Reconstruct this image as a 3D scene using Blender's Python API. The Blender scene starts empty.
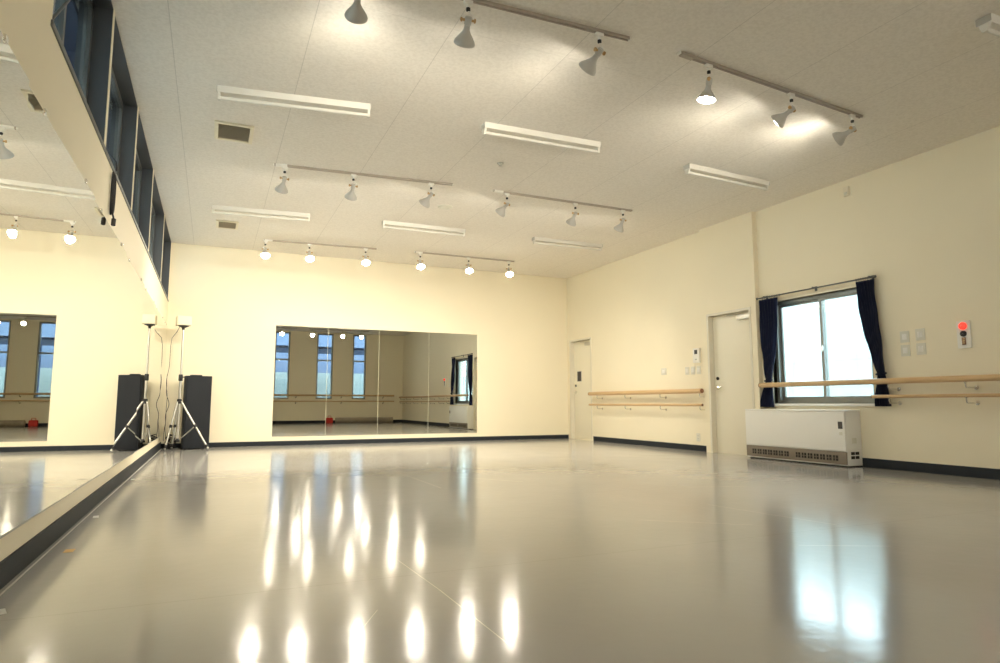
import bpy, bmesh, math, random
from mathutils import Vector, Matrix
random.seed(7)
S = bpy.context.scene
COL = S.collection
PI = math.pi
W, D, H, YB = 7.37, 11.517, 3.30, -1.05      # right wall, far wall, ceiling, back wall
V = Vector

# ------------------------------------------------------------------ materials
def mat(name, col, rough=.6, metal=0., emis=None, estr=0., bump=0., bscale=60., spec=.5, var=0., vscale=3., trans=0., ior=1.45, coat=0.):
    m = bpy.data.materials.new(name); m.use_nodes = True
    nt = m.node_tree; b = nt.nodes['Principled BSDF']
    b.inputs['Base Color'].default_value = (*col, 1)
    b.inputs['Roughness'].default_value = rough
    b.inputs['Metallic'].default_value = metal
    b.inputs['Specular IOR Level'].default_value = spec
    b.inputs['IOR'].default_value = ior
    b.inputs['Transmission Weight'].default_value = trans
    b.inputs['Coat Weight'].default_value = coat
    if emis:
        b.inputs['Emission Color'].default_value = (*emis, 1); b.inputs['Emission Strength'].default_value = estr
    tc = nt.nodes.new('ShaderNodeTexCoord')
    if var:
        n = nt.nodes.new('ShaderNodeTexNoise'); n.inputs['Scale'].default_value = vscale; n.inputs['Detail'].default_value = 4
        nt.links.new(tc.outputs['Object'], n.inputs['Vector'])
        mx = nt.nodes.new('ShaderNodeMix'); mx.data_type = 'RGBA'
        mx.inputs['A'].default_value = (*[c*(1-var) for c in col], 1)
        mx.inputs['B'].default_value = (*[min(1, c*(1+var)) for c in col], 1)
        nt.links.new(n.outputs['Fac'], mx.inputs['Factor']); nt.links.new(mx.outputs['Result'], b.inputs['Base Color'])
    if bump:
        n = nt.nodes.new('ShaderNodeTexNoise'); n.inputs['Scale'].default_value = bscale; n.inputs['Detail'].default_value = 3
        nt.links.new(tc.outputs['Object'], n.inputs['Vector'])
        bp = nt.nodes.new('ShaderNodeBump'); bp.inputs['Strength'].default_value = bump; bp.inputs['Distance'].default_value = .01
        nt.links.new(n.outputs['Fac'], bp.inputs['Height']); nt.links.new(bp.outputs['Normal'], b.inputs['Normal'])
    return m

M = {}
M['wall'] = mat('cream_wall_paint', (.86, .79, .61), .55, bump=.05, bscale=180, var=.03, vscale=1.2, spec=.3)
M['wall_edge'] = mat('cream_edge', (.80, .74, .58), .5)
M['door'] = mat('door_paint', (.82, .77, .62), .35, var=.01)
M['door_frame'] = mat('door_frame_paint', (.74, .70, .58), .35)
M['base'] = mat('dark_baseboard', (.022, .027, .034), .6, spec=.25, var=.08, vscale=9)
M['white'] = mat('white_enamel', (.84, .83, .78), .35, var=.01)
M['whiteplastic'] = mat('white_plastic', (.82, .80, .74), .4)
M['fixture'] = mat('fixture_enamel', (.68, .66, .60), .5)
M['plate'] = mat('switch_plate', (.70, .68, .58), .35)
M['greyplastic'] = mat('grey_plastic', (.45, .44, .40), .4)
M['chrome'] = mat('chrome', (.75, .74, .70), .22, 1)
M['alu'] = mat('aluminium', (.62, .61, .57), .38, 1, var=.05, vscale=20)
M['track'] = mat('track_grey', (.42, .37, .31), .45, .2)
M['black'] = mat('black_plastic', (.012, .012, .014), .45, bump=.05)
M['cable'] = mat('black_rubber', (.015, .014, .016), .5)
M['brass'] = mat('brass', (.55, .36, .17), .35, .8)
M['lampgrey'] = mat('lamp_bulb_coating', (.52, .50, .46), .4, var=.04, vscale=12)
M['mirror'] = mat('mirror_silver', (.82, .825, .78), .0, 1)
M['mirror_edge'] = mat('mirror_edge_glass', (.55, .66, .58), .2)
M['darkframe'] = mat('dark_metal_cladding', (.070, .077, .085), .45, .1, var=.08, vscale=4)
M['slate'] = mat('slate_frame', (.12, .125, .12), .4, .3)
M['greyframe'] = mat('bronze_grey_frame', (.27, .28, .26), .4, .4)
M['grille'] = mat('grille_brown', (.24, .20, .155), .45, .2, var=.08, vscale=15)
M['ventgrille'] = mat('vent_grille', (.55, .48, .36), .6)
M['slot'] = mat('slot_black', (.02, .018, .016), .7)
M['speaker'] = mat('speaker_cloth', (.011, .014, .020), .75, bump=.4, bscale=400)
M['red'] = mat('red_lamp', (.8, .02, .015), .25, emis=(1, .05, .03), estr=1.6)
M['brown'] = mat('brown_plastic', (.20, .09, .05), .4)
M['tape_w'] = mat('white_tape', (.60, .60, .57), .6)
M['tape_o'] = mat('orange_tape', (.55, .33, .10), .6)
M['matroll'] = mat('mat_vinyl', (.36, .31, .24), .6, var=.15, vscale=6)
M['redcloth'] = mat('red_cloth', (.6, .04, .03), .7, bump=.3, bscale=50)
M['screen'] = mat('dark_display', (.05, .045, .05), .2)
M['outtile'] = None
M['extdark'] = mat('outside_dark_steel', (.03, .055, .14), .6, var=.2, vscale=2)
M['extblue'] = mat('outside_blue_grey', (.085, .115, .185), .6, var=.2, vscale=1)
M['extground'] = mat('outside_concrete', (.35, .36, .36), .8, var=.15, vscale=2)
M['bulb'] = mat('bulb_face', (.9, .88, .8), .3, emis=(1, .93, .80), estr=95)

def glass(name, tint, rough=0.):
    m = bpy.data.materials.new(name); m.use_nodes = True; nt = m.node_tree
    b = nt.nodes['Principled BSDF']
    b.inputs['Base Color'].default_value = (*tint, 1); b.inputs['Roughness'].default_value = rough
    b.inputs['Transmission Weight'].default_value = 1; b.inputs['IOR'].default_value = 1.45
    return m
M['glass'] = glass('window_glass', (.86, .95, .97))
M['frost'] = glass('pale_window_glass', (.9, .98, .97), .05)

# wood
m = mat('beech_rail', (.62, .42, .22), .35, coat=.2); M['wood'] = m
nt = m.node_tree; b = nt.nodes['Principled BSDF']
tc = nt.nodes.new('ShaderNodeTexCoord'); mp = nt.nodes.new('ShaderNodeMapping'); mp.inputs['Scale'].default_value = (40, 2, 40)
n = nt.nodes.new('ShaderNodeTexNoise'); n.inputs['Scale'].default_value = 2; n.inputs['Detail'].default_value = 6
r = nt.nodes.new('ShaderNodeValToRGB'); r.color_ramp.elements[0].color = (.50, .31, .14, 1); r.color_ramp.elements[1].color = (.72, .52, .29, 1)
nt.links.new(tc.outputs['Object'], mp.inputs['Vector']); nt.links.new(mp.outputs['Vector'], n.inputs['Vector'])
nt.links.new(n.outputs['Fac'], r.inputs['Fac']); nt.links.new(r.outputs['Color'], b.inputs['Base Color'])

# curtain
m = mat('navy_curtain', (.008, .013, .040), .85, bump=.3, bscale=300, spec=.2); M['navy'] = m
m.node_tree.nodes['Principled BSDF'].inputs['Sheen Weight'].default_value = .15

def N(nt, t, **k):
    n = nt.nodes.new(t)
    for a, v in k.items(): setattr(n, a, v)
    return n
def math_node(nt, op, a, b=None, clamp=False):
    n = N(nt, 'ShaderNodeMath', operation=op, use_clamp=clamp)
    for i, x in enumerate((a, b)):
        if x is None: continue
        if isinstance(x, (int, float)): n.inputs[i].default_value = x
        else: nt.links.new(x, n.inputs[i])
    return n.outputs[0]

# floor: grey vinyl, semi gloss, scratches
m = mat('grey_vinyl_floor', (.40, .385, .345), .2); M['floor'] = m
nt = m.node_tree; b = nt.nodes['Principled BSDF']
geo = N(nt, 'ShaderNodeNewGeometry'); sep = N(nt, 'ShaderNodeSeparateXYZ'); nt.links.new(geo.outputs['Position'], sep.inputs[0])
big = N(nt, 'ShaderNodeTexNoise'); big.inputs['Scale'].default_value = .8; big.inputs['Detail'].default_value = 5
nt.links.new(geo.outputs['Position'], big.inputs['Vector'])
ramp = N(nt, 'ShaderNodeValToRGB'); ramp.color_ramp.elements[0].position = .3; ramp.color_ramp.elements[1].position = .7
ramp.color_ramp.elements[0].color = (.365, .357, .345, 1); ramp.color_ramp.elements[1].color = (.405, .396, .382, 1)
nt.links.new(big.outputs['Fac'], ramp.inputs['Fac'])
def segline(x0, y0, x1, y1, w):
    L = math.hypot(x1-x0, y1-y0); ux, uy = (x1-x0)/L, (y1-y0)/L
    dx = math_node(nt, 'SUBTRACT', sep.outputs[0], x0); dy = math_node(nt, 'SUBTRACT', sep.outputs[1], y0)
    al = math_node(nt, 'ADD', math_node(nt, 'MULTIPLY', dx, ux), math_node(nt, 'MULTIPLY', dy, uy))
    pe = math_node(nt, 'ABSOLUTE', math_node(nt, 'SUBTRACT', math_node(nt, 'MULTIPLY', dx, uy), math_node(nt, 'MULTIPLY', dy, ux)))
    a = math_node(nt, 'LESS_THAN', pe, w)
    bb = math_node(nt, 'LESS_THAN', math_node(nt, 'ABSOLUTE', math_node(nt, 'SUBTRACT', al, L/2)), L/2)
    return math_node(nt, 'MULTIPLY', a, bb)
SCR = [(1.505, 2.90, 1.526, 2.394, .0016), (1.526, 2.394, 1.532, 1.78, .0020), (2.484, 6.70, 2.488, 5.2, .003), (1.257, 2.256, 1.165, 2.083, .001), (3.1, 3.3, 3.6, 2.9, .002),
       (3.9, 3.6, 4.05, 2.7, .0022), (4.4, 4.4, 4.9, 4.25, .003), (3.4, 2.4, 3.8, 2.2, .002), (2.9, 5.9, 3.3, 5.3, .003)]
tot = None
for s in SCR:
    o = segline(*s); tot = o if tot is None else math_node(nt, 'MAXIMUM', tot, o)
mx = N(nt, 'ShaderNodeMix', data_type='RGBA'); mx.inputs['B'].default_value = (.62, .58, .50, 1)
nt.links.new(tot, mx.inputs['Factor']); nt.links.new(ramp.outputs['Color'], mx.inputs['A']); 
# vinyl sheet joints (across the room)
jy = math_node(nt, 'ABSOLUTE', math_node(nt, 'SUBTRACT', math_node(nt, 'PINGPONG', math_node(nt, 'ADD', sep.outputs[1], 10.1), .91), .0))
jl = math_node(nt, 'MULTIPLY', math_node(nt, 'LESS_THAN', jy, .002), .35)
mx2 = N(nt, 'ShaderNodeMix', data_type='RGBA'); mx2.inputs['B'].default_value = (.2, .19, .17, 1)
nt.links.new(jl, mx2.inputs['Factor']); nt.links.new(mx.outputs['Result'], mx2.inputs['A'])
nt.links.new(mx2.outputs['Result'], b.inputs['Base Color'])
rr = N(nt, 'ShaderNodeMapRange'); rr.inputs['To Min'].default_value = .10; rr.inputs['To Max'].default_value = .17
n2 = N(nt, 'ShaderNodeTexNoise'); n2.inputs['Scale'].default_value = 3; n2.inputs['Detail'].default_value = 6
nt.links.new(geo.outputs['Position'], n2.inputs['Vector']); nt.links.new(n2.outputs['Fac'], rr.inputs['Value'])
nt.links.new(rr.outputs['Result'], b.inputs['Roughness'])
n3 = N(nt, 'ShaderNodeTexNoise'); n3.inputs['Scale'].default_value = 14; n3.inputs['Detail'].default_value = 3
nt.links.new(geo.outputs['Position'], n3.inputs['Vector'])
bp = N(nt, 'ShaderNodeBump'); bp.inputs['Strength'].default_value = .10; bp.inputs['Distance'].default_value = .006
nt.links.new(n3.outputs['Fac'], bp.inputs['Height']); nt.links.new(bp.outputs['Normal'], b.inputs['Normal'])
b.inputs['Specular IOR Level'].default_value = .5

# ceiling: acoustic boards .9 x 1.8
m = mat('acoustic_ceiling_board', (.70, .675, .61), .85); M['ceil'] = m
nt = m.node_tree; b = nt.nodes['Principled BSDF']
geo = N(nt, 'ShaderNodeNewGeometry'); sep = N(nt, 'ShaderNodeSeparateXYZ'); nt.links.new(geo.outputs['Position'], sep.inputs[0])
jx = math_node(nt, 'PINGPONG', math_node(nt, 'ADD', sep.outputs[0], 10-.35+.35-.1), .45)   # lines at x=.1+.9k -> shifted below
jx = math_node(nt, 'PINGPONG', math_node(nt, 'ADD', sep.outputs[0], 9-.33), .45)
jy = math_node(nt, 'PINGPONG', math_node(nt, 'ADD', sep.outputs[1], 18-.4), .90)
lx = math_node(nt, 'MULTIPLY', math_node(nt, 'LESS_THAN', jx, .003), .35)
ly = math_node(nt, 'MULTIPLY', math_node(nt, 'LESS_THAN', jy, .003), .15)
ln = math_node(nt, 'MAXIMUM', lx, ly)
sp = N(nt, 'ShaderNodeTexNoise'); sp.inputs['Scale'].default_value = 45; sp.inputs['Detail'].default_value = 4
nt.links.new(geo.outputs['Position'], sp.inputs['Vector'])
cr = N(nt, 'ShaderNodeValToRGB'); cr.color_ramp.elements[0].position = .35; cr.color_ramp.elements[1].position = .6
cr.color_ramp.elements[0].color = (.77, .728, .655, 1); cr.color_ramp.elements[1].color = (.84, .798, .725, 1)
nt.links.new(sp.outputs['Fac'], cr.inputs['Fac'])
mx = N(nt, 'ShaderNodeMix', data_type='RGBA'); mx.inputs['B'].default_value = (.33, .31, .27, 1)
nt.links.new(ln, mx.inputs['Factor']); nt.links.new(cr.outputs['Color'], mx.inputs['A']); nt.links.new(mx.outputs['Result'], b.inputs['Base Color'])
bp = N(nt, 'ShaderNodeBump'); bp.inputs['Strength'].default_value = .15; bp.inputs['Distance'].default_value = .002
nt.links.new(sp.outputs['Fac'], bp.inputs['Height']); nt.links.new(bp.outputs['Normal'], b.inputs['Normal'])

# outside tiled wall
m = mat('outside_pale_tiles', (.60, .72, .70), .5); M['outtile'] = m
nt = m.node_tree; b = nt.nodes['Principled BSDF']
geo = N(nt, 'ShaderNodeNewGeometry'); sep = N(nt, 'ShaderNodeSeparateXYZ'); nt.links.new(geo.outputs['Position'], sep.inputs[0])
a1 = math_node(nt, 'LESS_THAN', math_node(nt, 'PINGPONG', math_node(nt, 'ADD', sep.outputs[1], 20), .35), .008)
a2 = math_node(nt, 'LESS_THAN', math_node(nt, 'PINGPONG', math_node(nt, 'ADD', sep.outputs[2], 20), .25), .008)
mx = N(nt, 'ShaderNodeMix', data_type='RGBA'); mx.inputs['A'].default_value = (.30, .335, .32, 1); mx.inputs['B'].default_value = (.22, .27, .265, 1)
nt.links.new(math_node(nt, 'MAXIMUM', a1, a2), mx.inputs['Factor']); nt.links.new(mx.outputs['Result'], b.inputs['Base Color'])

# ------------------------------------------------------------------ mesh builder
class MB:
    def __init__(s): s.bm = bmesh.new()
    def box(s, x0, x1, y0, y1, z0, z1, bev=0.):
        t = bmesh.new(); bmesh.ops.create_cube(t, size=1)
        for v in t.verts: v.co = V(((x0+x1)/2+v.co.x*(x1-x0), (y0+y1)/2+v.co.y*(y1-y0), (z0+z1)/2+v.co.z*(z1-z0)))
        if bev: bmesh.ops.bevel(t, geom=list(t.edges), offset=bev, segments=2, affect='EDGES', profile=.7)
        s.merge(t); return s
    def merge(s, t, M4=None):
        me = bpy.data.meshes.new('tmp'); t.to_mesh(me); t.free()
        if M4 is not None: me.transform(M4)
        s.bm.from_mesh(me); bpy.data.meshes.remove(me)
    def lathe(s, prof, p, d, seg=24, caps=True):
        """profile [(r, h)] turned about axis d starting at p"""
        d = V(d).normalized(); q = d.to_track_quat('Z', 'Y').to_matrix().to_4x4(); q.translation = V(p)
        t = bmesh.new(); rings = []
        for r, h in prof:
            rings.append([t.verts.new((r*math.cos(2*PI*i/seg), r*math.sin(2*PI*i/seg), h)) for i in range(seg)])
        for a, b_ in zip(rings, rings[1:]):
            for i in range(seg): t.faces.new((a[i], a[(i+1) % seg], b_[(i+1) % seg], b_[i]))
        if caps:
            t.faces.new(list(reversed(rings[0]))); t.faces.new(rings[-1])
        s.merge(t, q); return s
    def cyl(s, a, b_, r, r2=None, seg=16):
        a, b_ = V(a), V(b_); L = (b_-a).length
        return s.lathe([(r, 0), (r if r2 is None else r2, L)], a, b_-a, seg)
    def tube(s, pts, r, seg=8, closed=False):
        pts = [V(p) for p in pts]; n = len(pts); rings = []; t = bmesh.new()
        up = V((0, 0, 1)); prev = None
        for i, p in enumerate(pts):
            a = pts[(i-1) % n] if closed or i > 0 else p; c = pts[(i+1) % n] if closed or i < n-1 else p
            tg = (c-a); tg = tg.normalized() if tg.length > 1e-9 else up
            if prev is None:
                nx = tg.orthogonal().normalized()
            else:
                nx = (prev - tg*prev.dot(tg)); nx = nx.normalized() if nx.length > 1e-6 else tg.orthogonal().normalized()
            prev = nx; ny = tg.cross(nx)
            rings.append([t.verts.new(p+nx*r*math.cos(2*PI*k/seg)+ny*r*math.sin(2*PI*k/seg)) for k in range(seg)])
        m_ = n if closed else n-1
        for i in range(m_):
            a, b_ = rings[i], rings[(i+1) % n]
            for k in range(seg): t.faces.new((a[k], a[(k+1) % seg], b_[(k+1) % seg], b_[k]))
        if not closed:
            t.faces.new(list(reversed(rings[0]))); t.faces.new(rings[-1])
        s.merge(t); return s
    def prism(s, prof, axis, a0, a1):
        """closed 2D profile extruded along axis ('x' or 'y'); profile in the other two coordinates (.., z)"""
        t = bmesh.new()
        f = (lambda u, z, a: (a, u, z)) if axis == 'x' else ((lambda u, z, a: (u, a, z)) if axis == 'y' else (lambda u, z, a: (u, z, a)))
        A = [t.verts.new(f(u, z, a0)) for u, z in prof]; B = [t.verts.new(f(u, z, a1)) for u, z in prof]; n = len(prof)
        for i in range(n): t.faces.new((A[i], A[(i+1) % n], B[(i+1) % n], B[i]))
        t.faces.new(list(reversed(A))); t.faces.new(B)
        s.merge(t); return s
    def build(s, name, m, parent=None, smooth=True, **tags):
        bmesh.ops.recalc_face_normals(s.bm, faces=list(s.bm.faces))
        me = bpy.data.meshes.new(name)
        if smooth:
            for f in s.bm.faces: f.smooth = True
            for e in s.bm.edges:
                if len(e.link_faces) == 2 and e.calc_face_angle(0) > .6: e.smooth = False
        s.bm.to_mesh(me); s.bm.free(); me.materials.append(m)
        o = bpy.data.objects.new(name, me); COL.objects.link(o)
        if parent: o.parent = parent; o.matrix_parent_inverse = Matrix.Identity(4)
        for k, v in tags.items(): o[k] = v
        return o

def thing(name, label, cat, loc=(0, 0, 0), rz=0, group=None):
    o = bpy.data.objects.new(name, None); COL.objects.link(o)
    o.location = loc; o.rotation_euler = (0, 0, rz); o.empty_display_size = .1
    o['label'] = label; o['category'] = cat
    if group: o['group'] = group
    return o
def setting(name, label=None, loc=(0, 0, 0)):
    o = bpy.data.objects.new(name, None); COL.objects.link(o); o.location = loc; o['kind'] = 'structure'
    if label: o['label'] = label
    return o
def tag(o, label, cat, group=None):
    o['label'] = label; o['category'] = cat
    if group: o['group'] = group
    return o
def kids(o): return [c for c in bpy.data.objects if c.parent == o]
def copy_tree(o, parent=None, children=None):
    c = o.copy(); COL.objects.link(c); c.parent = parent
    for ch in kids(o): copy_tree(ch, c)
    return c
def centre(o):
    """move a top-level mesh's origin to the middle of its base without moving it"""
    me = o.data; xs = [v.co for v in me.vertices]
    lo = V((min(v.x for v in xs), min(v.y for v in xs), min(v.z for v in xs))); hi = V((max(v.x for v in xs), max(v.y for v in xs), max(v.z for v in xs)))
    c = V(((lo.x+hi.x)/2, (lo.y+hi.y)/2, lo.z)); me.transform(Matrix.Translation(-c)); o.location = c; return o

# ------------------------------------------------------------------ room shell
ST = dict(kind='structure')
MB().box(-.0, W, YB, D, -.12, 0).build('floor', M['floor'], label='glossy grey vinyl dance floor', **ST)
MB().box(-.5, W+.25, YB-.2, D+.2, H, H+.15).build('ceiling', M['ceil'], label='off-white acoustic board ceiling', **ST)
MB().box(-.5, W+.25, D, D+.2, -.12, H).build('wall_far', M['wall'], **ST)

SILL = 2.335
DIV = [3.22, 4.72, 6.26, 7.92, 9.80, 11.42]          # clerestory bays of the left wall
b_ = MB().box(-.2, 0, YB-.2, D, -.12, SILL)
b_.box(-.2, 0, YB-.2, DIV[0]-.03, SILL, H)
b_.box(-.2, 0, DIV[5]+.03, D, SILL, H)
for y in DIV[1:5]: b_.box(-.2, 0, y-.028, y+.028, SILL, H)
b_.build('wall_left', M['wall'], smooth=False, **ST)

# right wall with two doors and a window, pilaster round the near door
DA0, DA1, DAZ = 10.60, 11.42, 1.985         # far door
DB0, DB1, DBZ = 6.47, 7.32, 2.0             # near door
WY0, WY1, WZ0, WZ1 = 4.80, 6.20, .70, 2.02  # window
PX = W-.07
b_ = MB()
b_.box(W, W+.25, YB-.2, WY0, -.12, H)
b_.box(W, W+.25, WY0, WY1, -.12, WZ0); b_.box(W, W+.25, WY0, WY1, WZ1, H)
b_.box(W, W+.25, WY1, DB0, -.12, H); b_.box(W, W+.25, DB0, DB1, DBZ, H); b_.box(W, W+.25, DB0, DB1, -.12, 0)
b_.box(W, W+.25, DB1, DA0, -.12, H); b_.box(W, W+.25, DA0, DA1, DAZ, H); b_.box(W, W+.25, DA0, DA1, -.12, 0)
b_.box(W, W+.25, DA1, D, -.12, H)
b_.box(PX, W, 6.38, DB0, 0, H); b_.box(PX, W, DB1, 7.42, 0, H); b_.box(PX, W, DB0, DB1, DBZ, H)
b_.build('wall_right', M['wall'], smooth=False, **ST)

# back wall (seen in the far mirror) with three tall windows
BW = [(2.68, 3.20), (4.14, 4.72), (5.44, 5.94)]; BZ0, BZ1 = .87, 3.26
b_ = MB(); xs = [-.5] + [v for p in BW for v in p] + [W+.25]
for i in range(0, len(xs), 2): b_.box(xs[i], xs[i+1], YB-.2, YB, -.12, H)
for x0, x1 in BW: b_.box(x0, x1, YB-.2, YB, -.12, BZ0); b_.box(x0, x1, YB-.2, YB, BZ1, H)
b_.build('wall_back', M['wall'], smooth=False, **ST)

bh = .1
MB().box(.0, .014, YB, D, 0, bh, .003).build('baseboard_left', M['base'], **ST)
MB().box(.014, W, D-.012, D, 0, .075, .003).build('baseboard_far', M['base'], **ST)
b_ = MB().box(W-.012, W, 7.42, DA0-.04, 0, .085, .003)
b_.box(W-.012, W, YB, 6.38, 0, bh, .003)
b_.build('baseboard_right', M['base'], **ST)
MB().box(.014, W-.012, YB, YB+.012, 0, bh, .003).build('baseboard_back', M['base'], **ST)
MB().box(.030, .036, YB, D-.05, 0, .003).build('trim_1', M['greyplastic'], label='thin pale sealing bead along the left baseboard', **ST)
MB().box(.0, .012, 1.3, 11.46, .196, .206, .002).build('trim_2', M['greyplastic'], label='thin metal channel under the left mirror', **ST)

# left clerestory windows
wl = setting
for i in range(5):
    y0, y1 = DIV[i]+.028, DIV[i+1]-.028
    if i == 0: y0 = DIV[0]-.03
    if i == 4: y1 = DIV[5]+.03
    z0, z1 = SILL, H-.002
    r = setting('window_%d' % (i+1), 'dark recessed high window bay above the left mirror')
    f = MB()                                                  # dark lining of the deep reveal
    f.box(-.198, -.004, y0, y0+.012, z0, z1); f.box(-.198, -.004, y1-.012, y1, z0, z1)
    f.box(-.198, -.004, y0, y1, z1-.012, z1); f.box(-.198, -.004, y0, y1, z0, z0+.012)
    f.build('reveal', M['darkframe'], r, smooth=False)
    f = MB()
    f.box(-.004, .008, y0-.02, y1+.02, z0-.016, z0+.012, .002)
    f.build('sill_edge', M['slate'], r)
    f = MB(); a, c = y0+.012, y1-.012; b0, b1 = z0+.012, z1-.012
    f.box(-.16, -.11, a, a+.05, b0, b1); f.box(-.16, -.11, c-.05, c, b0, b1)
    f.box(-.16, -.11, a, c, b0, b0+.05); f.box(-.16, -.11, a, c, b1-.05, b1)
    f.box(-.16, -.11, (a+c)/2-.02, (a+c)/2+.02, b0, b1)
    fr = f.build('window_frame', M['slate'], r, smooth=False)
    MB().box(-.138, -.132, a+.05, c-.05, b0+.05, b1-.05).build('pane', M['glass'], fr)
    if i == 0:
        MB().cyl((-.10, y0+.20, z0+.03), (-.03, y0+1.0, z1-.06), .008).build('stay_rod', M['slate'], r)

# right window
r = setting('window_6', 'two-pane sliding window with grey frame in the right wall')
X0 = W+.06
f = MB()
f.box(X0, X0+.09, WY0, WY0+.04, WZ0, WZ1); f.box(X0, X0+.09, WY1-.04, WY1, WZ0, WZ1)
f.box(X0, X0+.09, WY0+.04, WY1-.04, WZ0, WZ0+.04); f.box(X0, X0+.09, WY0+.04, WY1-.04, WZ1-.04, WZ1)
f.build('window_frame', M['greyframe'], r, smooth=False)
YM = 5.50
for nm, y0, y1, dx in (('sash', YM-.018, WY1-.04, .05), ('sash', WY0+.04, YM+.018, .012)):
    f = MB(); a = X0+dx
    z0, z1 = WZ0+.04, WZ1-.04
    f.box(a, a+.03, y0, y0+.035, z0, z1); f.box(a, a+.03, y1-.035, y1, z0, z1)
    f.box(a, a+.03, y0+.035, y1-.035, z0, z0+.045); f.box(a, a+.03, y0+.035, y1-.035, z1-.03, z1)
    s_ = f.build('sash', M['greyframe'], r, smooth=False)
    MB().box(a+.012, a+.017, y0+.035, y1-.035, z0+.045, z1-.03).build('pane', M['frost'], s_)
    if dx < .03: MB().box(a-.012, a, y1-.03, y1-.008, 1.33, 1.40, .003).build('latch', M['chrome'], s_)
MB().box(W-.035, X0+.01, WY0-.04, WY1+.04, WZ0-.03, WZ0, .004).build('sill', M['white'], r)
f = MB(); f.box(W-.012, W+.06, WY0-.04, WY0, WZ0, WZ1+.04); f.box(W-.012, W+.06, WY1, WY1+.04, WZ0, WZ1+.04)
f.box(W-.012, W+.06, WY0, WY1, WZ1, WZ1+.04)
f.build('casing', M['wall_edge'], r, smooth=False)

for i, (x0, x1) in enumerate(BW):
    r = setting('window_%d' % (7+i), 'tall narrow window in the back wall, seen in the far mirror')
    f = MB()
    for a, c, e, g in ((x0, x0+.05, BZ0, BZ1), (x1-.05, x1, BZ0, BZ1), (x0+.05, x1-.05, BZ0, BZ0+.05), (x0+.05, x1-.05, BZ1-.05, BZ1), (x0+.05, x1-.05, 2.25, 2.30)):
        f.box(a, c, YB-.14, YB-.02, e, g)
    fr = f.build('window_frame', M['greyframe'], r, smooth=False)
    MB().box(x0+.05, x1-.05, YB-.09, YB-.084, BZ0+.05, BZ1-.05).build('pane', M['glass'], fr)

# doors
def door(name, label, y0, y1, zt, xf, slit):
    r = setting(name, label)
    f = MB(); w = .035; d0, d1 = xf+.006, xf+.13
    f.box(xf-.008, d1, y0, y0+w, 0, zt); f.box(xf-.008, d1, y1-w, y1, 0, zt); f.box(xf-.008, d1, y0+w, y1-w, zt-w, zt)
    f.box(xf+.06, W+.249, y0, y1, -.119, .005); f.box(W+.2, W+.249, y0, y1, .005, zt)  # threshold and backing sheet added behind the leaf to stop sky light leaking
    f.build('door_frame', M['door_frame'], r, smooth=False)
    lx = xf+.075
    lf = MB().box(lx, lx+.04, y0+w+.003, y1-w-.003, .006, zt-w-.003, .002).build('door_leaf', M['door'], r)
    k = MB(); yk = y1-w-.07
    k.cyl((lx, yk, .93), (lx-.012, yk, .93), .026, seg=20); k.cyl((lx-.012, yk, .93), (lx-.045, yk, .93), .010)
    k.tube([(lx-.045, yk+.008, .93), (lx-.05, yk-.03, .93), (lx-.048, yk-.11, .93)], .009)
    k.build('lever_handle', M['chrome'], r)
    MB().cyl((lx, yk, 1.06), (lx-.012, yk, 1.06), .024, seg=20).cyl((lx-.012, yk, 1.06), (lx-.016, yk, 1.06), .010).build('lock_cylinder', M['black'], r)
    c = MB().box(lx-.055, lx, y0+w+.02, y0+w+.25, zt-w-.11, zt-w-.05, .006)
    c.tube([(lx-.03, y0+w+.13, zt-w-.048), (lx-.05, y0+w+.35, zt-w-.03), (lx-.01, y0+w+.48, zt-w-.02)], .008)
    c.build('door_closer', M['alu'], r)
    if slit:
        fr = MB().box(lx-.006, lx, y1-w-.29, y1-w-.13, 1.14, 1.35, .002).build('sign_plate', M['greyplastic'], r)
        MB().box(lx-.008, lx-.006, y1-w-.28, y1-w-.14, 1.15, 1.34).build('dark_panel', M['screen'], fr)
    for z in (.25, 1.0, zt-.3):
        MB().cyl((lx-.006, y0+w, z), (lx-.006, y0+w, z+.1), .008).build('hinge', M['chrome'], r)
    return r
door('door_1', 'cream door in the far right corner with a small dark panel', DA0, DA1, DAZ, W, True)
door('door_2', 'cream door in the projecting pier beside the window', DB0, DB1, DBZ, PX, False)

# ------------------------------------------------------------------ mirrors
le = [1.30, 2.85, 4.38, 5.93, 7.48, 9.03, 10.58, 11.44]
lab = ['large wall mirror panel at the left edge of the picture, nearest the camera',
       'large left wall mirror panel, first full one in view, reflecting the bright far lamps',
       'left wall mirror panel below the first clerestory divider and hanging cable',
       'left wall mirror panel reflecting the cream far wall, third full one in view',
       'left wall mirror panel, third from the far corner',
       'left wall mirror panel next to the last, beside the reflected loudspeaker',
       'last left wall mirror panel beside the tripod stand in the far corner']
for i in range(7):
    y0, y1 = le[i]+.002, le[i+1]-.002
    r = thing('mirror_panel', lab[i], 'mirror', (.0085, (y0+y1)/2, .206), math.radians(-.5), group='left wall mirror panels'); L = (y1-y0)/2
    MB().box(.004, .0055, -L, L, 0, 1.713).build('mirror_glass', M['mirror'], r, smooth=False)
    MB().box(.0008, .004, -L, L, 0, 1.713).build('backing', M['mirror_edge'], r, smooth=False)
    for yy in (-L+.3, L-.3):
        MB().box(.0008, .010, yy-.014, yy+.014, 1.705, 1.727, .001).build('clip', M['chrome'], r)
fe = [1.655, 2.53, 3.44, 4.385, 5.36]
lab = ['leftmost of the four far wall mirror panels, reflecting two tall windows', 'second from left far wall mirror panel, reflecting a tall window',
       'third from left far wall mirror panel, reflecting plain wall and barre', 'rightmost far wall mirror panel, reflecting the curtained window']
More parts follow.
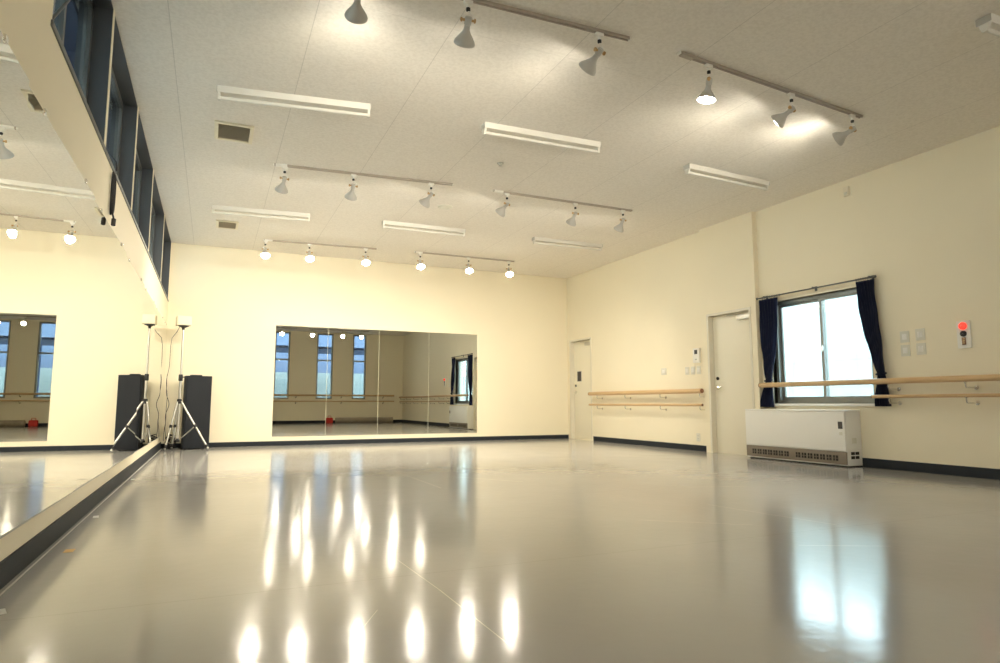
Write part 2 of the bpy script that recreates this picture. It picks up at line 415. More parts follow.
for i in range(4):
    x0, x1 = fe[i]+.003, fe[i+1]-.003
    r = thing('mirror_panel', lab[i], 'mirror', ((x0+x1)/2, D, .15), group='far wall mirror panels'); L = (x1-x0)/2
    MB().box(-L, L, -.0075, -.006, 0, 1.88).build('mirror_glass', M['mirror'], r, smooth=False)
    MB().box(-L, L, -.006, -.001, 0, 1.88).build('backing', M['mirror_edge'], r, smooth=False)

# ------------------------------------------------------------------ ceiling tracks and spotlights
def track(p0, p1, label):
    p0, p1 = V((*p0, 0)), V((*p1, 0)); c = (p0+p1)/2; L = (p1-p0).length; a = math.atan2((p1-p0).y, (p1-p0).x)
    r = thing('lighting_track', label, 'track', (c.x, c.y, H), a, 'ceiling lighting tracks')
    b = MB()
    b.prism([(-.017, 0), (-.017, -.020), (-.006, -.020), (-.006, -.008), (.006, -.008), (.006, -.020), (.017, -.020), (.017, 0)], 'x', -L/2, L/2)
    b.build('rail', M['track'], r, smooth=False)
    for s in (-1, 1):
        MB().box(s*L/2-.006, s*L/2+.006, -.019, .019, -.022, 0, .002).build('end_cap', M['whiteplastic'], r)
    MB().box(-L/2+.02, -L/2+.14, -.022, .022, -.023, 0, .002).build('power_feed', M['track' if p0.y < 5 else 'whiteplastic'], r)
TR = [((1.2, .02), (3.3, .0), 'lighting track above the camera seen only in the far mirror, left one'), ((3.7, .0), (5.8, .0), 'lighting track above the camera seen only in the far mirror, right one'),
      ((1.0, 3.66), (3.32, 3.585), 'grey lighting track of the nearest row, left one, cut by the top of the picture'),
      ((3.765, 3.585), (5.99, 3.77), 'grey lighting track nearest the camera, right of the pair'),
      ((1.21, 7.18), (3.215, 7.0), 'lighting track of the middle row, on the left'),
      ((3.73, 7.0), (5.785, 6.995), 'lighting track of the middle row, on the right'),
      ((1.345, 10.68), (3.135, 10.53), 'lighting track closest to the far wall, on the left'),
      ((3.78, 10.49), (5.66, 10.46), 'lighting track closest to the far wall, on the right')]
for t in TR: track(*t)

WARM = (1, .90, .72)
PIV = V((0, 0, -.135))
def lamp_data(power, size=140):
    l = bpy.data.lights.new('spot_beam', 'SPOT'); l.energy = power; l.color = WARM
    l.spot_size = math.radians(size); l.spot_blend = .75; l.shadow_soft_size = .045
    return l
def make_spot(label, loc, aim, power, size=140):
    aim = V(aim).normalized()
    root = thing('ceiling_spotlight', label, 'spotlight', loc, 0, 'ceiling spotlights')
    side = aim.cross(V((0, 0, 1))); side = side.normalized() if side.length > .05 else V((1, 0, 0))
    MB().box(-.030, .030, -.014, .014, -.028, 0, .004).cyl((0, 0, -.028), (0, 0, -.05), .011).build('track_adapter', M['whiteplastic'], root)
    st = V((0, 0, -.05)); off = side*.030
    MB().lathe([(.006, 0), (.014, .005), (.014, .022), (.006, .028)], (0, 0, -.048), (0, 0, -1)).build('swivel_joint', M['black'], root)
    MB().tube([(0, 0, -.072), V((0, 0, -.085))+off*.4, V((0, 0, -.10))+off, PIV+off], .006).build('arm', M['whiteplastic'], root)
    MB().cyl(PIV-side*.040, PIV+side*.040, .008).lathe([(.004, 0), (.014, .004), (.014, .012), (.004, .016)], PIV+side*.036, side).lathe([(.004, 0), (.014, .004), (.014, .012), (.004, .016)], PIV-side*.036, -side).build('pivot_bolt', M['brass'], root)
    MB().lathe([(.008, 0), (.021, .004), (.023, .012), (.023, .05), (.018, .055)], PIV-aim*.025, aim).build('socket', M['lampgrey'], root)
    bp_ = PIV+aim*.028
    bu = MB().lathe([(.015, 0), (.019, .004), (.021, .03), (.030, .05), (.050, .078), (.066, .102), (.071, .116), (.070, .122), (.064, .118)], bp_, aim, 32, caps=False).build('bulb', M['lampgrey'], root)
    MB().lathe([(.064, 0), (.055, .006), (.03, .012), (.002, .014)], bp_+aim*.117, aim, 32, caps=False).build('bulb_face', M['bulb'], bu)
    lo = bpy.data.objects.new('spot_beam', lamp_data(power, size)); COL.objects.link(lo); lo.parent = root
    lo.location = bp_+aim*.150; lo.rotation_euler = aim.to_track_quat('-Z', 'Y').to_euler()
    return root
P1, P2, P3, P0 = 46, 158, 30, 10
SP = [ # x, y, aim, power, label
 (1.40, .018, (0, .80, -.55), P0, 'spotlight above the camera seen only in the far mirror, first from the left wall'),
 (2.80, .005, (0, .80, -.55), P0, 'glowing spotlight seen in the far mirror over the leftmost reflected tall window'),
 (3.80, .0, (0, .80, -.55), P0, 'glowing spotlight seen in the far mirror left of the middle reflected window'),
 (4.84, .0, (0, .80, -.55), P0, 'glowing spotlight seen in the far mirror between the middle and right reflected windows'),
 (5.50, .0, (0, .80, -.55), P0, 'glowing spotlight seen in the far mirror over the rightmost reflected tall window'),
 (1.40, 3.648, (.12, .90, -.46), P1, 'grey spotlight at the top edge of the picture, leftmost of the nearest row'),
 (2.101, 3.625, (.12, .80, -.66), P1, 'grey spotlight pointing down and away, second from left in the nearest row'),
 (3.073, 3.593, (-.20, .86, -.54), P1, 'grey spotlight at the right end of the nearest left track, tilted left'),
 (4.067, 3.61, (-.12, .12, -.98), P1*.8, 'spotlight with glowing white face showing, first on the nearest right track'),
 (5.023, 3.69, (-.30, .85, -.50), P1, 'grey spotlight in the middle of the nearest right track, tilted left'),
 (5.848, 3.758, (-.25, .90, -.34), P1*.55, 'grey spotlight ending the nearest right track, lighting a ceiling patch'),
 (1.326, 7.17, (-.15, .80, -.85), P2, 'small spotlight at the left end of the middle row'),
 (2.061, 7.104, (-.05, .80, -.85), P2, 'small spotlight pointing down, second from left in the middle row'),
 (2.954, 7.023, (-.40, .80, -.75), P2, 'small spotlight tilted left, third from left in the middle row'),
 (3.925, 7.0, (-.40, .80, -.75), P2, 'small spotlight tilted left at the left end of the middle right track'),
 (4.899, 6.998, (-.08, .80, -.85), P2, 'small pale spotlight, second on the middle right track'),
 (5.635, 6.996, (-.05, .80, -.85), P2, 'small pale spotlight at the right end of the middle row'),
 (1.379, 10.677, (0, -.55, -.85), P3, 'bright glowing spotlight before the far wall, leftmost of six'),
 (2.052, 10.62, (.02, -.55, -.85), P3, 'bright glowing spotlight before the far wall, second of six from the left'),
 (2.95, 10.545, (-.05, -.55, -.85), P3, 'bright glowing spotlight before the far wall, third of six from the left'),
 (3.882, 10.488, (-.08, -.55, -.85), P3, 'bright glowing spotlight before the far wall, fourth of six from the left'),
 (4.769, 10.473, (-.12, -.55, -.85), P3, 'bright glowing spotlight before the far wall, fifth of six from the left'),
 (5.55, 10.462, (-.15, -.55, -.85), P3, 'bright glowing spotlight before the far wall, rightmost of six')]
for x, y, a, p, l in SP: make_spot(l, (x, y, H-.021), a, p, 118 if 6 < y < 8 else 140)

# ------------------------------------------------------------------ fluorescent fixtures (off)
def fixture_proto():
    r = thing('fluorescent_ceiling_light', 'x', 'ceiling light', (0, 0, H), 0, 'unlit fluorescent fixtures')
    L = .62
    MB().prism([(-.050, 0), (-.036, -.050), (.036, -.050), (.050, 0)], 'x', -L, L).build('body', M['fixture'], r, smooth=False)
    for s in (-1, 1):
        MB().prism([(-.036, -.050), (-.018, -.104), (.018, -.104), (.036, -.050)], 'x', s*(L-.012)-.010, s*(L-.012)+.010).build('tube_holder', M['fixture'], r, smooth=False)
        MB().box(s*(L+.002)-.002, s*(L+.002)+.002, -.048, .048, -.049, -.001).build('end_plate', M['greyplastic'], r)
    MB().cyl((-L+.02, 0, -.086), (L-.02, 0, -.086), .0155, seg=20).build('tube', M['fixture'], r)
    return r
FX = [(.646, 5.42, 1.86, 5.24, 'unlit white fluorescent fixture near the upper left, left of the nearer row'),
      (2.88, 5.16, 4.18, 5.12, 'unlit white fluorescent fixture in the middle of the nearer row'),
      (5.30, 5.21, 6.62, 5.28, 'unlit white fluorescent fixture at the right of the nearer row, close to the right wall'),
      (.64, 8.88, 1.80, 8.76, 'unlit fluorescent fixture beside the small far vent, left of the farther row'),
      (2.83, 8.66, 4.07, 8.64, 'unlit fluorescent fixture in the middle of the farther row'),
      (5.17, 8.60, 6.50, 8.57, 'unlit fluorescent fixture at the right of the farther row'),
      (5.36, 2.40, 6.60, 2.38, 'dim fluorescent fixture cut off by the right edge of the picture')]
fp = fixture_proto()
for i, (x0, y0, x1, y1, l) in enumerate(FX):
    o = fp if i == 0 else copy_tree(fp)
    o.location = ((x0+x1)/2, (y0+y1)/2+(0 if y0 < 3 else .16 if y0 < 7 else .22), H); o.rotation_euler = (0, 0, math.atan2(y1-y0, x1-x0)); o['label'] = l

# vents, sensors
def vent(x0, x1, y0, y1, label):
    cx, cy = (x0+x1)/2, (y0+y1)/2; a, c = (x1-x0)/2, (y1-y0)/2
    r = thing('ceiling_vent', label, 'vent', (cx, cy, H), 0, 'ceiling vents')
    f = MB(); w = .035
    f.box(-a, a, -c, -c+w, -.018, 0, .003); f.box(-a, a, c-w, c, -.018, 0, .003); f.box(-a, -a+w, -c+w, c-w, -.018, 0, .003); f.box(a-w, a, -c+w, c-w, -.018, 0, .003)
    f.build('frame', M['wall_edge'], r)
    f = MB(); f.box(-a+w, a-w, -c+w, c-w, -.004, -.001)
    n = 12
    for k in range(n):
        y = -c+w+(k+.5)*(2*c-2*w)/n
        f.prism([(y-.010, -.013), (y-.008, -.015), (y+.010, -.005), (y+.008, -.003)], 'x', -a+w, a-w)
    f.build('grille', M['ventgrille'], r, smooth=False)
vent(.615, .96, 6.25, 6.68, 'brown-slatted square ceiling vent beyond the nearest left fluorescent fixture')
vent(.65, .95, 9.77, 10.18, 'smaller looking ceiling vent beyond the farther left fluorescent fixture')
tag(MB().lathe([(.10, 0), (.10, .006), (.085, .014), (.05, .016), (.045, .010), (.01, .010)], (3.43, 7.89, H), (0, 0, -1), 32).build('ceiling_speaker', M['plate']), 'round flat ceiling disc just beyond the middle row of spotlights', 'ceiling speaker')
tag(MB().lathe([(.035, 0), (.035, .008), (.018, .014), (.018, .03), (.008, .034)], (3.46, 6.16, H), (0, 0, -1), 20).build('smoke_sensor', M['greyplastic']), 'tiny sensor on the ceiling between the two middle fluorescent fixtures', 'sensor')
r = thing('wall_sensor', 'small beige box high on the right wall just under the ceiling', 'sensor', (W, 4.99, 3.10))
MB().box(-.03, 0, -.035, .035, 0, .11, .006).build('housing', M['wall_edge'], r)
MB().lathe([(.02, 0), (.016, .01), (.004, .014)], (-.03, 0, .03), (-1, 0, 0), 16).build('lens', M['plate'], r)

# ------------------------------------------------------------------ barres
def bracket(parent, p, wn, rr):
    """gooseneck bracket: from under the rail at p (rail centre) down and to the wall along wn (unit, towards wall) of length given"""
    n, L = wn; n = V(n); p = V(p)
    a = p+V((0, 0, -rr+.002)); z = -.055
    b = MB().tube([a, a+V((0, 0, z*.6)), a+V((0, 0, z*.92))+n*.008, a+V((0, 0, z))+n*.025, a+V((0, 0, z))+n*(L-.004)], .0075, 10)
    e = a+V((0, 0, z))+n*(L-.008)
    b.lathe([(.009, -.005), (.020, .0), (.021, .006)], e, n, 20)
    b.lathe([(.016, 0), (.018, .004), (.010, .008)], a-V((0, 0, .004))+V((0, 0, .006)), (0, 0, -1), 14)
    b.build('bracket', M['chrome'], parent)
def barre(label, axis, fixed, t0, t1, z, rr, off, wn, brs, group=None):
    if axis == 'y': base = (fixed, t0, z); a, b = (0, 0, 0), (0, t1-t0, 0)
    else: base = (t0, fixed, z); a, b = (0, 0, 0), (t1-t0, 0, 0)
    r = thing('barre_rail', label, 'ballet barre', base, 0, 'ballet barres')
    d = V(b)-V(a); L = d.length
    MB().lathe([(rr*.6, 0), (rr, rr*.3), (rr, L-rr*.3), (rr*.6, L)], a, d, 24).build('rail', M['wood'], r)
    for s in (0, 1):
        e = V(a) if s == 0 else V(b)
        MB().lathe([(rr*.9, 0), (rr*.95, .004), (rr*.5, .010)], e, d*(1 if s else -1), 20).build('end_cap', M['brown'], r)
    for t in brs:
        p = (0, t-t0, 0) if axis == 'y' else (t-t0, 0, 0)
        bracket(r, p, (wn, off), rr)
fb = [10.24, 9.35, 8.39, 7.47]
barre('thick upper wooden barre between the two doors', 'y', W-.12, 7.42, 10.50, .885, .036, .12, (1, 0, 0), fb)
barre('thin lower wooden barre between the two doors', 'y', W-.12, 7.42, 10.50, .680, .020, .12, (1, 0, 0), fb)
nb = [4.53, 3.77, 2.85, 1.93, 1.0, .05, -.75]
barre('long thick upper wooden barre crossing in front of the window', 'y', W-.17, -.85, 6.27, .935, .031, .17, (1, 0, 0), nb)
barre('thin lower wooden barre right of the curtains', 'y', W-.17, -.85, 4.72, .775, .018, .17, (1, 0, 0), nb)
bb = [.6, 1.6, 2.5, 3.45, 4.95, 5.7, 6.6]
barre('upper barre on the back wall, seen only in the far mirror', 'x', YB+.12, .4, 7.0, 1.0, .032, .12, (0, -1, 0), [.6, 1.6, 2.5, 3.45, 5.05, 6.6])
barre('lower barre on the back wall, seen only in the far mirror', 'x', YB+.12, .4, 7.0, .79, .02, .12, (0, -1, 0), [.6, 1.6, 2.5, 3.45, 5.05, 6.6])

# ------------------------------------------------------------------ curtains
def curtain(label, ytop, ytie, ybot, ztie, zt, zb, xc):
    cy = (ytop[0]+ytop[1])/2
    r = thing('curtain', label, 'curtain', (xc, cy, zb))
    nz, ny = 48, 90; bm = bmesh.new(); rows = []
    for j in range(nz+1):
        z = zt+(zb-zt)*j/nz
        if z > ztie:
            t = (zt-z)/(zt-ztie); s = t**1.6; a0 = ytop[0]+(ytie[0]-ytop[0])*s; a1 = ytop[1]+(ytie[1]-ytop[1])*s
        else:
            t = (ztie-z)/(ztie-zb); s = math.sin(min(1, t)*PI/2); a0 = ytie[0]+(ybot[0]-ytie[0])*s; a1 = ytie[1]+(ybot[1]-ytie[1])*s
        row = []
        for i in range(ny+1):
            u = i/ny; amp = .016+.010*min(1, (zt-z)*1.5)
            if abs(z-ztie) < .07: amp *= .55+.45*abs(z-ztie)/.07
            x = amp*math.sin(u*2*PI*6.5+.5*math.sin(z*5))+.006*math.sin(u*41+z*9)
            row.append(bm.verts.new((x, a0+(a1-a0)*u-cy+.004*math.sin(z*17+u*9), z-zb)))
        rows.append(row)
    for j in range(nz):
        for i in range(ny): bm.faces.new((rows[j][i], rows[j][i+1], rows[j+1][i+1], rows[j+1][i]))
    m_ = MB(); m_.bm.free(); m_.bm = bm
    o = m_.build('cloth', M['navy'], r); md = o.modifiers.new('thick', 'SOLIDIFY'); md.thickness = .004; md.offset = 0
    c0, c1 = ytie[0]-cy, ytie[1]-cy; c = (c0+c1)/2; R = (c1-c0)/2+.012; pts = []
    for k in range(28):
        a = 2*PI*k/28; pts.append((.040*math.cos(a), c+R*math.sin(a), ztie-zb+.012*math.cos(a)))
    MB().tube(pts, .009, 8, closed=True).build('tieback', M['navy'], r)
curtain('navy curtain tied back at the left side of the window', (6.02, 6.33), (6.18, 6.26), (6.17, 6.365), 1.0, 2.062, .655, W-.07)
curtain('navy curtain tied back at the right side of the window', (4.69, 4.91), (4.635, 4.71), (4.60, 4.76), 1.02, 2.062, .67, W-.07)
r = thing('curtain_rod', 'thin dark curtain rod above the sliding window', 'curtain rod', (W-.07, 5.48, 2.088))
MB().cyl((0, -.80, 0), (0, .86, 0), .009, seg=14).build('rod', M['slate'], r)
for s in (-.80, .86):
    MB().lathe([(.009, 0), (.016, .006), (.016, .018), (.006, .026)], (0, s, 0), (0, 1 if s > 0 else -1, 0), 14).build('finial', M['slate'], r)
for s in (-.74, 0, .76):
    MB().box(-.005, .068, s-.007, s+.007, .006, .020, .002).box(.057, .068, s-.015, s+.015, -.03, .03, .002).build('bracket', M['slate'], r)
for k in range(16):
    y = (-.78+.028*k) if k < 8 else (.50+.04*(k-8))
    pts = [(.012*math.cos(2*PI*q/12), y, -.001+.013*math.sin(2*PI*q/12)) for q in range(12)]
    MB().tube(pts, .0022, 6, closed=True).build('ring', M['slate'], r)

# ------------------------------------------------------------------ fan heater
r = thing('fan_heater', 'large white floor-standing fan heater under the window', 'heater', (W-.255, 5.0, 0))
LY, DX, HZ = 1.46, .25, .63
MB().box(.012, DX, 0, LY, .015, HZ-.02, .006).box(.0, DX, -.004, LY+.004, HZ-.022, HZ, .006).build('cabinet', M['white'], r)
MB().box(-.006, .012, .004, LY-.004, .175, HZ-.028, .005).build('front_panel', M['white'], r)
g = MB().box(-.004, .012, .004, LY-.004, .03, .165, .003); g.build('air_outlet', M['grille'], r)
for k in range(15):
    if k == 7: continue
    y = .14+k*.0845
    s_ = MB().box(-.0065, -.003, y-.032, y+.032, .065, .125, .001)
    so = s_.build('slot', M['slot'], r)
    MB().box(-.009, -.0065, y-.003, y+.003, .062, .128).box(-.009, -.0065, y-.031, y+.031, .092, .096).build('louvre', M['grille'], so)
MB().box(-.009, -.005, .03, .085, .42, .50, .001).build('control_display', M['screen'], r)
MB().box(-.008, -.005, .035, .075, .35, .385, .001).build('label_plate', M['plate'], r)
for zz in (.09, .135):
    for xx in (.065, .135):
        MB().box(xx, xx+.055, -.0065, -.001, zz, zz+.032, .001).build('side_vent', M['slot'], r)
MB().box(.09, .16, -.006, -.001, .26, .32, .001).build('rating_plate', M['plate'], r)
MB().box(.03, DX-.02, .03, LY-.03, 0, .02).build('base', M['slot'], r)
o = MB().tube([(W-.03, 6.40+.10, .33), (W-.035, 6.54, .38), (W-.04, 6.60, .36), (W-.04, 6.61, .26), (W-.05, 6.60, .10), (W-.07, 6.55, .012), (W-.14, 6.49, .012)], .009).build('heater_hose', M['whiteplastic'])
bpy.data.objects.remove(o)
hp = []
for k in range(25):
    a = PI*k/24; hp.append((W-.16, 6.515+.05*math.sin(a)*1.2, .28-.22*(k/24)+.05*math.sin(a)))
tag(centre(MB().tube([(W-.14, 6.467, .32)]+[(W-.15+.0*k, 6.50+.055*math.sin(PI*k/10), .335-.032*k) for k in range(11)]+[(W-.13, 6.467, .02)], .008).build('hose', M['whiteplastic'])), 'pale looped hose at the left end of the white heater', 'hose')

# ------------------------------------------------------------------ wall devices on the right wall
def plate(name, label, y, z, w, h, kind, cat, group=None):
    r = thing(name, label, cat, (W, y, z-h/2), 0, group)
    MB().box(-.009, 0, -w/2, w/2, 0, h, .003).build('plate', M['plate'], r)
    if kind == 'switch':
        MB().box(-.014, -.009, -w/4, -.002, h*.25, h*.75, .002).build('rocker', M['whiteplastic'], r)
        MB().box(-.014, -.009, .002, w/4, h*.25, h*.75, .002).build('rocker', M['whiteplastic'], r)
    elif kind == 'outlet':
        for zz in (.3, .65): MB().box(-.011, -.009, -.010, .010, h*zz, h*zz+.012, .001).build('socket', M['greyplastic'], r)
    return r
gs = 'four switch plates between the curtain and the alarm panel'
plate('switch_plate', 'upper left switch plate of the four right of the curtain', 4.43, 1.40, .095, .12, 'switch', 'switch', gs)
plate('switch_plate', 'upper right switch plate of the four right of the curtain', 4.265, 1.41, .095, .12, 'switch', 'switch', gs)
plate('switch_plate', 'lower left switch plate of the four right of the curtain', 4.43, 1.255, .095, .12, 'switch', 'switch', gs)
plate('switch_plate', 'lower right switch plate of the four right of the curtain', 4.265, 1.26, .095, .12, 'switch', 'switch', gs)
g2 = 'faint switch plates above the barre between the doors'
plate('switch_plate', 'faint lone switch plate above the middle of the barre between the doors', 8.42, 1.215, .13, .11, 'switch', 'switch', g2)
plate('switch_plate', 'left of the three faint switch plates under the intercom', 7.86, 1.20, .085, .12, 'switch', 'switch', g2)
plate('switch_plate', 'middle of the three faint switch plates under the intercom', 7.73, 1.20, .085, .12, 'switch', 'switch', g2)
plate('switch_plate', 'right of the three faint switch plates under the intercom', 7.60, 1.20, .085, .12, 'switch', 'switch', g2)
plate('wall_outlet', 'small wall outlet low beside the door at the end of the barre', 7.66, .20, .075, .12, 'outlet', 'outlet')
r = thing('intercom', 'white wall intercom with dark screen left of the near door', 'intercom', (W, 7.62, 1.31))
MB().box(-.035, 0, -.07, .07, 0, .22, .008).build('housing', M['whiteplastic'], r)
MB().box(-.037, -.034, -.032, .032, .13, .195, .001).build('screen', M['screen'], r)
MB().box(-.037, -.034, -.02, .02, .04, .06, .001).build('button', M['greyplastic'], r)
r = thing('fire_alarm_panel', 'white alarm plate with glowing red lamp above the near barre', 'fire alarm', (W, 3.84, 1.235))
MB().box(-.014, 0, -.062, .062, 0, .265, .004).build('plate', M['whiteplastic'], r)
MB().lathe([(.036, 0), (.036, .010), (.030, .022), (.014, .032), (.002, .035)], (-.013, 0, .215), (-1, 0, 0), 24, caps=False).build('red_lamp', M['red'], r)
MB().lathe([(.030, 0), (.030, .008), (.024, .012), (.002, .012)], (-.013, 0, .14), (-1, 0, 0), 24, caps=False).build('push_button', M['black'], r)
b = MB().box(-.020, -.013, -.018, .018, .03, .105, .003).build('bell_slot', M['brown'], r)
for zz in (.045, .065, .085): MB().box(-.022, -.019, -.012, .012, zz, zz+.008).build('slit', M['brass'], b)

# ------------------------------------------------------------------ corner: stand, speakers, cables
SX, SY = .265, 10.90
r = thing('speaker_stand', 'silver tripod stand with black joints in the far left corner', 'speaker stand', (SX, SY, 0))
MB().cyl((0, 0, .13), (0, 0, 1.10), .019).build('lower_pole', M['alu'], r)
MB().cyl((0, 0, 1.05), (0, 0, 1.86), .0145).build('upper_pole', M['alu'], r)
MB().lathe([(.024, 0), (.03, .01), (.03, .09), (.024, .10)], (0, 0, 1.04), (0, 0, 1)).tube([(.02, 0, 1.10), (.06, -.02, 1.10)], .008).build('height_clamp', M['black'], r)
MB().lathe([(.02, 0), (.034, .01), (.034, .06), (.024, .07)], (0, 0, .70), (0, 0, 1)).build('leg_hub', M['black'], r)
MB().lathe([(.016, 0), (.022, .03), (.05, .045), (.075, .055), (.075, .065)], (0, 0, 1.82), (0, 0, 1)).build('top_plate', M['black'], r)
MB().lathe([(.03, 0), (.034, .02), (.02, .05)], (0, 0, .13), (0, 0, 1)).build('lower_hub', M['black'], r)
for k, a in enumerate((-2.55, -.38, 2.0)):
    L_ = .19 if k == 0 else (.46 if k == 1 else .19)
    d = V((math.cos(a), math.sin(a), 0)); top = d*.03+V((0, 0, .73)); ft = d*L_+V((0, 0, .03))
    lg = MB().cyl(top, ft, .0145).build('leg', M['alu'], r)
    MB().lathe([(.018, 0), (.022, .01), (.022, .04), (.016, .05)], ft+(top-ft)*.04-V((0, 0, .012)), (ft-top)*-1).build('foot', M['black'], lg)
    mid = top.lerp(ft, .52)
    MB().lathe([(.017, -.02), (.021, -.015), (.021, .02), (.017, .025)], mid, ft-top).build('leg_clamp', M['black'], lg)
    MB().cyl(mid, (d.x*.02, d.y*.02, .155), .007).build('brace', M['alu'], r)
r = thing('monitor_speaker', 'small cream speaker box on top of the tripod stand', 'speaker', (SX, SY, 1.886), .15)
MB().box(-.10, .10, -.09, .10, 0, .14, .008).build('cabinet', M['wall_edge'], r)
MB().box(-.09, .09, -.096, -.089, .01, .13, .003).build('front_grille', M['wall'], r)

r = thing('loudspeaker', 'tall dark blue-black loudspeaker on the floor behind the tripod stand', 'loudspeaker', (.475, 11.22, 0), .38)
MB().prism([(-.195, -.12), (.195, -.12), (.14, .12), (-.14, .12)], 'z', .02, 1.13).build('cabinet', M['speaker'], r, smooth=False)
MB().box(-.18, .18, -.132, -.118, .05, 1.10, .005).build('front_grille', M['speaker'], r)
MB().box(-.08, .08, -.02, .06, 1.13, 1.15, .006).build('carry_handle', M['black'], r)
for sx in (-.13, .13):
    for sy in (-.08, .08): MB().cyl((sx, sy, 0), (sx, sy, .022), .02).build('rubber_foot', M['black'], r)

def wander(p0, p1, n, amp, seed):
    rnd = random.Random(seed); pts = []; ph = [rnd.uniform(0, 6) for _ in range(4)]
    for i in range(n+1):
        t = i/n; e = math.sin(PI*t)
        p = V(p0).lerp(V(p1), t)
        pts.append(p+V((math.sin(t*9+ph[0])+.5*math.sin(t*21+ph[1]), math.sin(t*7+ph[2]), 0))*amp*e)
    return pts
cl = MB()
tag(centre(MB().tube([V((.22, 10.98, 1.90)), V((.17, 11.06, 1.80)), V((.10, 11.22, 1.72))]+wander((.085, 11.27, 1.6), (.05, 11.40, .12), 50, .015, 3), .0035).build('speaker_cable', M['cable'])), 'black cable dropping from the stand-top speaker down the corner', 'cable')
tag(centre(MB().tube(wander((.07, 11.12, 1.15), (.09, 11.20, .16), 40, .022, 5), .004).build('speaker_cable', M['cable'])), 'thin black cable hanging loosely beside the lower half of the stand pole', 'cable')
coil = []
rnd = random.Random(2)
for i in range(160):
    a = i*.33; R = .075+.015*math.sin(a*.37)+.008*rnd.random()
    coil.append((.155+R*.8*math.cos(a), 11.33+R*math.sin(a), .012+i*.0012+.012*math.sin(a*1.7)+.012))
tag(centre(MB().tube(coil, .007).build('coiled_cable', M['cable'])), 'pile of coiled black cable on the floor in the far left corner', 'cable')

# black cable hanging from the left sill
r = thing('hanging_cable', 'black cable coil hanging from the high sill over the left mirror', 'cable', (.0, 5.03, SILL))
lp = MB()
for k in range(3):
    pts = []
    for q in range(30):
        a = 2*PI*q/30
        pts.append((.014+.005*k, .01*k+.032*math.sin(a)*(1+.1*k), -.19+(.15-.008*k)*math.cos(a)))
    lp.tube(pts, .006, 8, closed=True)
lp.build('cable_loops', M['cable'], r)
MB().tube([(.03, .02, -.02), (.02, .05, .05), (-.05, .10, .14), (-.10, .12, .20)], .006).build('cable_end', M['cable'], r)
MB().tube([(.022, -.01, -.32), (.034, -.03, -.36), (.042, -.05, -.39)], .006).cyl((.042, -.05, -.385), (.042, -.062, -.43), .014).build('plug', M['cable'], r)

# floor tape marks
def tape(x, y, w, h, rz, m, label):
    b = MB().box(-w/2, w/2, -h/2, h/2, 0, .0012); o = b.build('tape_mark', m); o.location = (x, y, 0); o.rotation_euler = (0, 0, rz)
    tag(o, label, 'tape mark', 'tape marks on the floor')
tape(.085, 4.76, .03, .08, .1, M['tape_w'], 'small white tape mark beside the left baseboard, beyond the orange one')
tape(.12, 3.73, .04, .07, .0, M['tape_o'], 'small orange-brown tape mark on the floor near the left baseboard')
tape(.09, 2.75, .03, .07, .3, M['tape_w'], 'white tape mark at the lower left edge of the picture')
tape(.075, 6.95, .03, .08, .0, M['tape_w'], 'farthest white tape mark along the left baseboard')
tape(7.15, 4.90, .04, .06, .5, M['tape_w'], 'tiny white tape scrap on the floor by the right end of the heater')

# things at the back wall seen in the far mirror
r = thing('rolled_mat', 'long rolled floor mat along the back wall, seen in the far mirror', 'mat', (4.85, YB+.16, 0))
sp_ = []
MB().cyl((0, 0, .10), (2.1, 0, .10), .10, seg=28).build('roll', M['matroll'], r)
for e in (0, 2.1):
    pts = [(e, (.012+.0026*q)*math.cos(q*.5), .10+(.012+.0026*q)*math.sin(q*.5)) for q in range(32)]
    MB().tube(pts, .004, 6).build('roll_edge', M['ventgrille'], r)
r = thing('bag', 'small red bag by the back wall, seen in the far mirror', 'bag', (4.62, YB+.2, 0))
MB().box(-.12, .12, -.08, .08, 0, .20, .05).build('body', M['redcloth'], r)
MB().tube([(-.06, 0, .19), (-.05, 0, .26), (.05, 0, .26), (.06, 0, .19)], .010).build('handle', M['redcloth'], r)

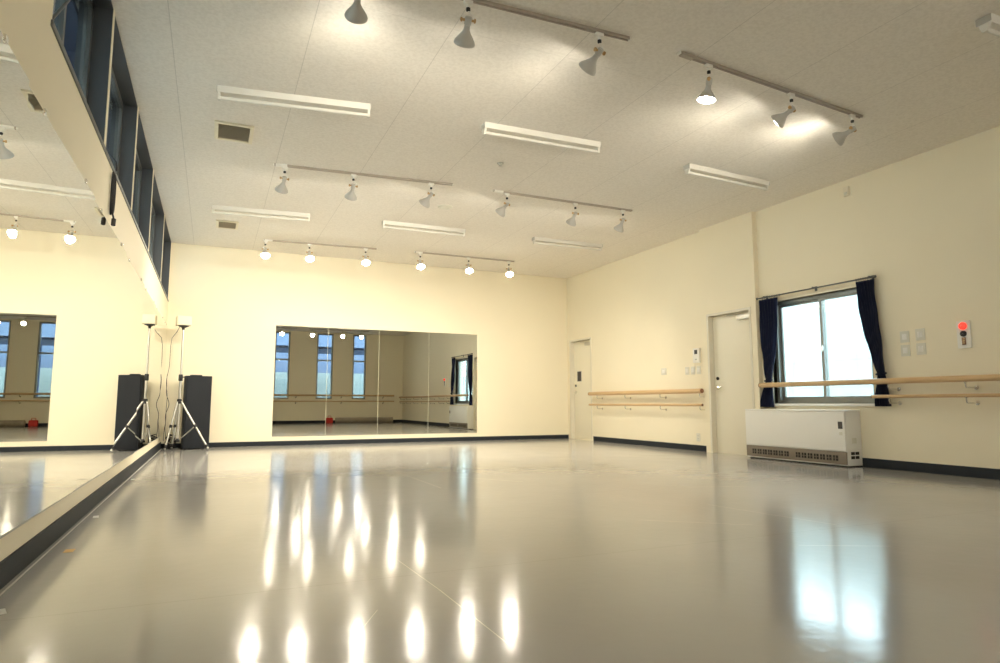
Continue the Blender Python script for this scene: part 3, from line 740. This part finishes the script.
# ------------------------------------------------------------------ outside
MB().box(-6, 16, -12, 20, -.40, -.20).build('trim_3', M['extground'], label='concrete ground outside', **ST)
MB().box(W+4.0, W+4.2, 2.0, 26, -.2, 2.85).build('wall_outside_right', M['outtile'], label='pale tiled wall seen through the sliding window', **ST)
b = MB().box(-3.0, -2.8, -1, 16, -.2, 2.0); b.box(-3.4, -.22, -1, 16, 3.24, 3.28)  # wall and eave added to keep bright sky out of the high windows
for y in range(0, 16, 2): b.box(-2.8, -2.65, y, y+.15, -.2, 3.24)
for y in range(-1, 16): b.box(-3.3, -.24, y+.3, y+.38, 3.12, 3.24)
for x in (-1.6, -.75): b.box(x, x+.06, -1, 16, 3.05, 3.12)
b.build('wall_added_left', M['extdark'], smooth=False, label='added dark steel wall and eave hiding bright sky from the high windows', **ST)
MB().box(-2, 12, YB-4.2, YB-4.0, -.2, 2.0).build('wall_outside_back', M['outtile'], label='pale low wall outside the back windows', **ST)
MB().box(-2, 12, YB-5.6, YB-5.4, -.2, 6.0).build('wall_added_behind', M['extblue'], label='added dark blue wall dimming the sky behind the low wall', **ST)  # added to block bright sky from the back windows
b = MB().box(1.0, 8.0, YB-2.8, YB-.3, 2.72, 2.80)
for x in (1.9, 3.55, 5.2, 6.9): b.box(x, x+.12, YB-2.7, YB-2.58, -.2, 2.72); b.cyl((x+.06, YB-2.64, 1.9), (x+.7, YB-2.64, 2.72), .04)
b.build('trim_4', M['extdark'], smooth=False, label='steel porch outside the back windows', **ST)

# ------------------------------------------------------------------ world
w = bpy.data.worlds.new('World'); S.world = w; w.use_nodes = True; nt = w.node_tree
bg = nt.nodes['Background']; tc = nt.nodes.new('ShaderNodeTexCoord'); sx = nt.nodes.new('ShaderNodeSeparateXYZ')
rp = nt.nodes.new('ShaderNodeValToRGB'); rp.color_ramp.elements[0].color = (.75, .95, 1, 1); rp.color_ramp.elements[1].color = (.55, .74, .98, 1)
nt.links.new(tc.outputs['Generated'], sx.inputs[0]); nt.links.new(sx.outputs[2], rp.inputs['Fac']); nt.links.new(rp.outputs['Color'], bg.inputs['Color'])
bg.inputs['Strength'].default_value = 10

# ------------------------------------------------------------------ camera
cd = bpy.data.cameras.new('camera'); cam = bpy.data.objects.new('camera', cd); COL.objects.link(cam)
cd.sensor_fit = 'HORIZONTAL'; cd.sensor_width = 36; cd.lens = 642.97/1000*36; cd.clip_start = .05
cam.location = (.7077, 0, .6978)
cam.rotation_euler = (PI/2+.1119, 0, -.4196)
S.camera = cam
vs = S.view_settings; vs.view_transform = 'Standard'; vs.look = 'None'; vs.exposure = 0.1; vs.gamma = 1; vs.use_curve_mapping = False
S.cycles.use_denoising = True
S.cycles.max_bounces = 10; S.cycles.diffuse_bounces = 6; S.cycles.glossy_bounces = 6; S.cycles.transmission_bounces = 8
S.cycles.sample_clamp_indirect = 40
